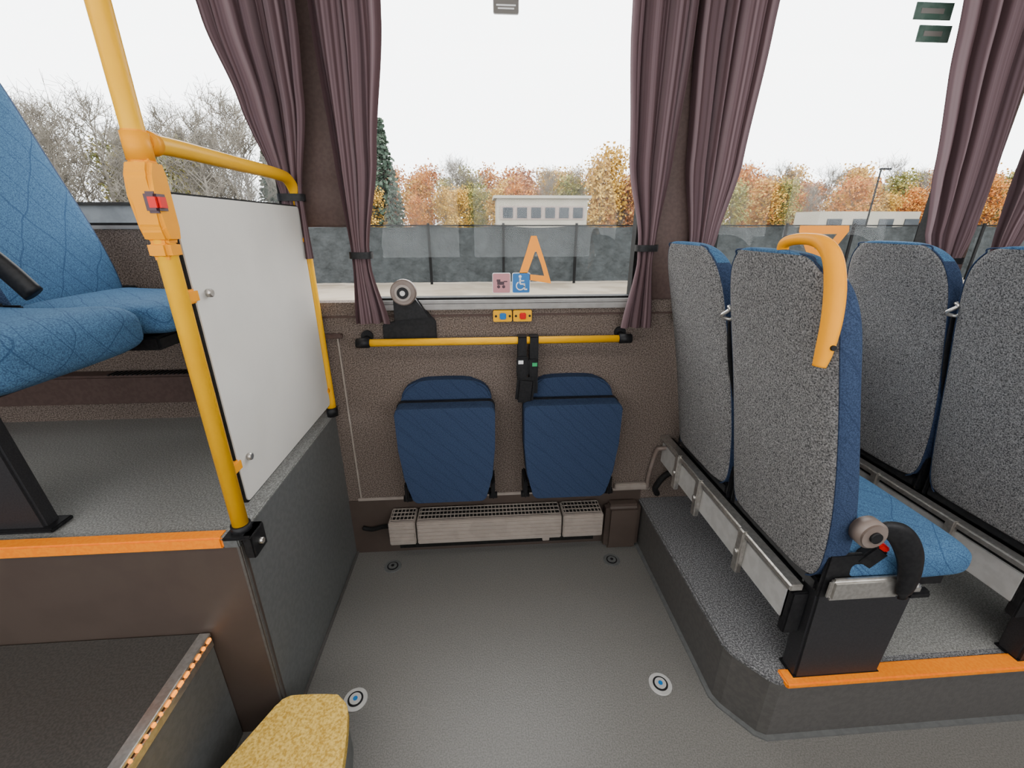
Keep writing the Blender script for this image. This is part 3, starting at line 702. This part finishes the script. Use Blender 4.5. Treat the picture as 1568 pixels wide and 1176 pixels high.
def tree_mesh(kind, seed, H):
    rnd = random.Random(seed); bm = bmesh.new()
    def stick(a, b, r0, r1, n=4):
        a, b = Vector(a), Vector(b); t = (b-a).normalized()
        u = t.orthogonal().normalized(); w = t.cross(u)
        ra = [bm.verts.new(a+(u*math.cos(2*PI*k/n)+w*math.sin(2*PI*k/n))*r0) for k in range(n)]
        rb = [bm.verts.new(b+(u*math.cos(2*PI*k/n)+w*math.sin(2*PI*k/n))*r1) for k in range(n)]
        for k in range(n): bm.faces.new((ra[k], ra[(k+1) % n], rb[(k+1) % n], rb[k]))
    def leaf(p, s):
        p = Vector(p); d = Vector((rnd.gauss(0, 1), rnd.gauss(0, 1), rnd.gauss(0, 1))).normalized(); u = d.orthogonal().normalized(); w = d.cross(u)
        f = bm.faces.new([bm.verts.new(p+u*s), bm.verts.new(p+w*s*0.8), bm.verts.new(p-u*s), bm.verts.new(p-w*s*0.8)]); f.material_index = 1
    stick((0, 0, 0), (0, 0, H*0.95), 0.11*H/7, 0.015, 6)
    if kind == 'spruce':
        for i in range(26):
            z = H*(0.12+0.86*i/26); R = H*0.20*(1-i/27)
            nb = 11
            for k in range(nb):
                a = 2*PI*(k+rnd.random())/nb
                e = (R*math.cos(a), R*math.sin(a), z-R*0.35)
                stick((0, 0, z), e, 0.03, 0.01, 3)
                for q in range(9):
                    t = 0.25+0.75*q/9
                    leaf((e[0]*t+rnd.gauss(0, .06), e[1]*t+rnd.gauss(0, .06), z+(e[2]-z)*t-rnd.random()*0.18), 0.15)
        return bm
    nb = 30
    for i in range(nb):
        f = 0.14+0.84*i/nb; z = H*f; a = rnd.uniform(0, 6.28)
        R = H*0.22*max(0.02, math.sin(PI*min(1, (f-0.02))))**0.7*rnd.uniform(0.6, 1.1)
        e = Vector((R*math.cos(a), R*math.sin(a), z+R*rnd.uniform(0.6, 1.3)))
        if e.z > H: e.z = H
        stick((0, 0, z), e, 0.035, 0.012)
        for q in range(6 if kind != 'bare' else 11):
            t = rnd.uniform(0.3, 1.0); s = Vector((0, 0, z)).lerp(e, t)
            e2 = s+Vector((rnd.gauss(0, .45), rnd.gauss(0, .45), abs(rnd.gauss(0.5, .35))))*(H/8)
            stick(s, e2, 0.016, 0.008, 3)
            if kind == 'bare':
                for _ in range(4):
                    s3 = s.lerp(e2, rnd.uniform(.3, 1)); stick(s3, s3+Vector((rnd.gauss(0, .25), rnd.gauss(0, .25), rnd.gauss(0.28, .2))), 0.012, 0.007, 3)
            else:
                for _ in range(15):
                    p = e2+Vector((rnd.gauss(0, .36), rnd.gauss(0, .36), rnd.gauss(0, .38)))*(H/8)
                    leaf(p, rnd.uniform(0.06, 0.13)*(H/8+0.3))
    return bm
def mk_tree(kind, leafmat, seed, H):
    bm = tree_mesh(kind, seed, H)
    me = bpy.data.meshes.new('tree_'+leafmat); bm.to_mesh(me); bm.free()
    me.materials.append(LEAF['twig'] if kind == 'bare' else M['bark']); me.materials.append(LEAF[leafmat]); return me
T = {k: [mk_tree('leafy', k, s*10+i, 7.0) for i in range(2)] for s, k in enumerate(('orange', 'yellow', 'green', 'rust'))}
T['bare'] = [mk_tree('bare', 'twig', 91+i, 8.0) for i in range(3)]
T['spruce'] = [mk_tree('spruce', 'dark', 77, 9.0)]
tl = empty('autumn_treeline', (0, 40, GZ))
def put(kind, x, y, s):
    me = random.choice(T[kind])
    o = bpy.data.objects.new('tree_'+kind, me); COL.objects.link(o)
    o.parent = tl; o.matrix_parent_inverse = Matrix.Translation(-tl.location)
    o.location = (x, y, GZ); o.rotation_euler = (0, 0, random.uniform(0, 6.28)); o.scale = (s*random.uniform(.9, 1.15),)*2+(s,)
x = -14
while x < 66:
    for row, (yy, lo, hi) in enumerate(((36, .5, .74), (41, .65, .90), (48, .75, 1.0))):
        kind = random.choice(['orange', 'yellow', 'rust', 'green', 'orange', 'bare', 'yellow', 'orange', 'bare'])
        put(kind, x+random.uniform(-1, 1)+row*0.7, yy+random.uniform(-1.5, 1.5), random.uniform(lo, hi))
    x += 1.5
for x, y, s in ((-7.1, 36, 1.08), (-8.4, 39, 0.95), (9.3, 35.5, 0.88), (10.3, 36.5, 0.98)):
    put('spruce' if x < 0 else 'yellow', x, y, s)
x = -85
while x < -14:
    for yy in (34, 40, 48):
        kind = random.choice(['bare', 'bare', 'bare', 'green', 'bare', 'bare'])
        put(kind, x+random.uniform(-1, 1), yy+random.uniform(-2, 2), random.uniform(0.9, 1.3))
    x += 1.9
for x in (-31, -28.5, -26, -19): put('spruce', x, 44, random.uniform(0.95, 1.15))
bd = empty('low_building', (4.2, 31, GZ))
box('walls', 1.1, 7.1, 30, 33, GZ, 3.05, M['render'], bd)
box('roof_slab', 0.9, 7.3, 29.8, 33.2, 3.05, 3.22, M['render'], bd)
box('window_recess_band', 1.3, 6.95, 29.96, 30, 1.75, 2.6, M['strip'], bd)
boxes('windows', [(1.5+i*0.93, 2.15+i*0.93, 29.92, 29.96, 1.85, 2.5) for i in range(6)], M['bwin'], bd)
b2 = empty('site_cabins', (25, 29, GZ))
box('cabins', 22.0, 29, 28.2, 30.5, GZ, 2.25, M['render'], b2)
boxes('openings', [(22.6+i*1.8, 23.6+i*1.8, 28.14, 28.2, 1.2, 1.8) for i in range(4)], M['bwin'], b2)
b3 = empty('dark_shed', (-30, 28, GZ))
box('walls', -34, -7.0, 27, 29.5, GZ, 2.45, M['roofdk'], b3)
box('roof', -34.3, -6.8, 26.8, 29.7, 2.45, 2.6, M['post'], b3)
lp = empty('street_lamp', (24.3, 27, GZ))
cyl('mast', (24.3, 27, GZ+2.6), 0.05, 5.2, 'Z', M['post'], lp, n=8)
box('lamp_head', 24.25, 24.9, 26.9, 27.1, GZ+5.15, GZ+5.25, M['post'], lp)

# ------------------------------------------------------------------ light
w = bpy.data.worlds.new('overcast'); bpy.context.scene.world = w; w.use_nodes = True
nt = w.node_tree; bg = nt.nodes['Background']
tc = nt.nodes.new('ShaderNodeTexCoord'); sp_ = nt.nodes.new('ShaderNodeSeparateXYZ'); rp = nt.nodes.new('ShaderNodeValToRGB')
nt.links.new(tc.outputs['Generated'], sp_.inputs[0]); nt.links.new(sp_.outputs[2], rp.inputs['Fac']); nt.links.new(rp.outputs['Color'], bg.inputs['Color'])
rp.color_ramp.elements[0].position = 0.0; rp.color_ramp.elements[0].color = (0.95, 0.965, 0.98, 1)
rp.color_ramp.elements[1].position = 0.5; rp.color_ramp.elements[1].color = (1, 1, 1, 1)
bg.inputs['Strength'].default_value = 7.5
def area(name, loc, rot, sx, sy, e, c=(1, 0.95, 0.88)):
    l = bpy.data.lights.new(name, 'AREA'); l.shape = 'RECTANGLE'; l.size = sx; l.size_y = sy; l.energy = e; l.color = c
    o = bpy.data.objects.new(name, l); COL.objects.link(o); o.location = loc; o.rotation_euler = rot; return o
area('ceiling_fill', (0.3, 0.1, CZ-0.02), (0, 0, 0), 5.0, 0.25, 30)  # added fill lamp to brighten the interior, no ceiling fitting in view

# ------------------------------------------------------------------ camera
cam = bpy.data.cameras.new('camera'); co = bpy.data.objects.new('camera', cam); COL.objects.link(co)
cam.sensor_width = 36; cam.lens = 36*650/1568; cam.clip_start = 0.02; cam.clip_end = 500
co.location = (0, 0, 1.406); co.rotation_euler = (math.radians(90-20.5), 0, math.radians(-4.0))
bpy.context.scene.camera = co
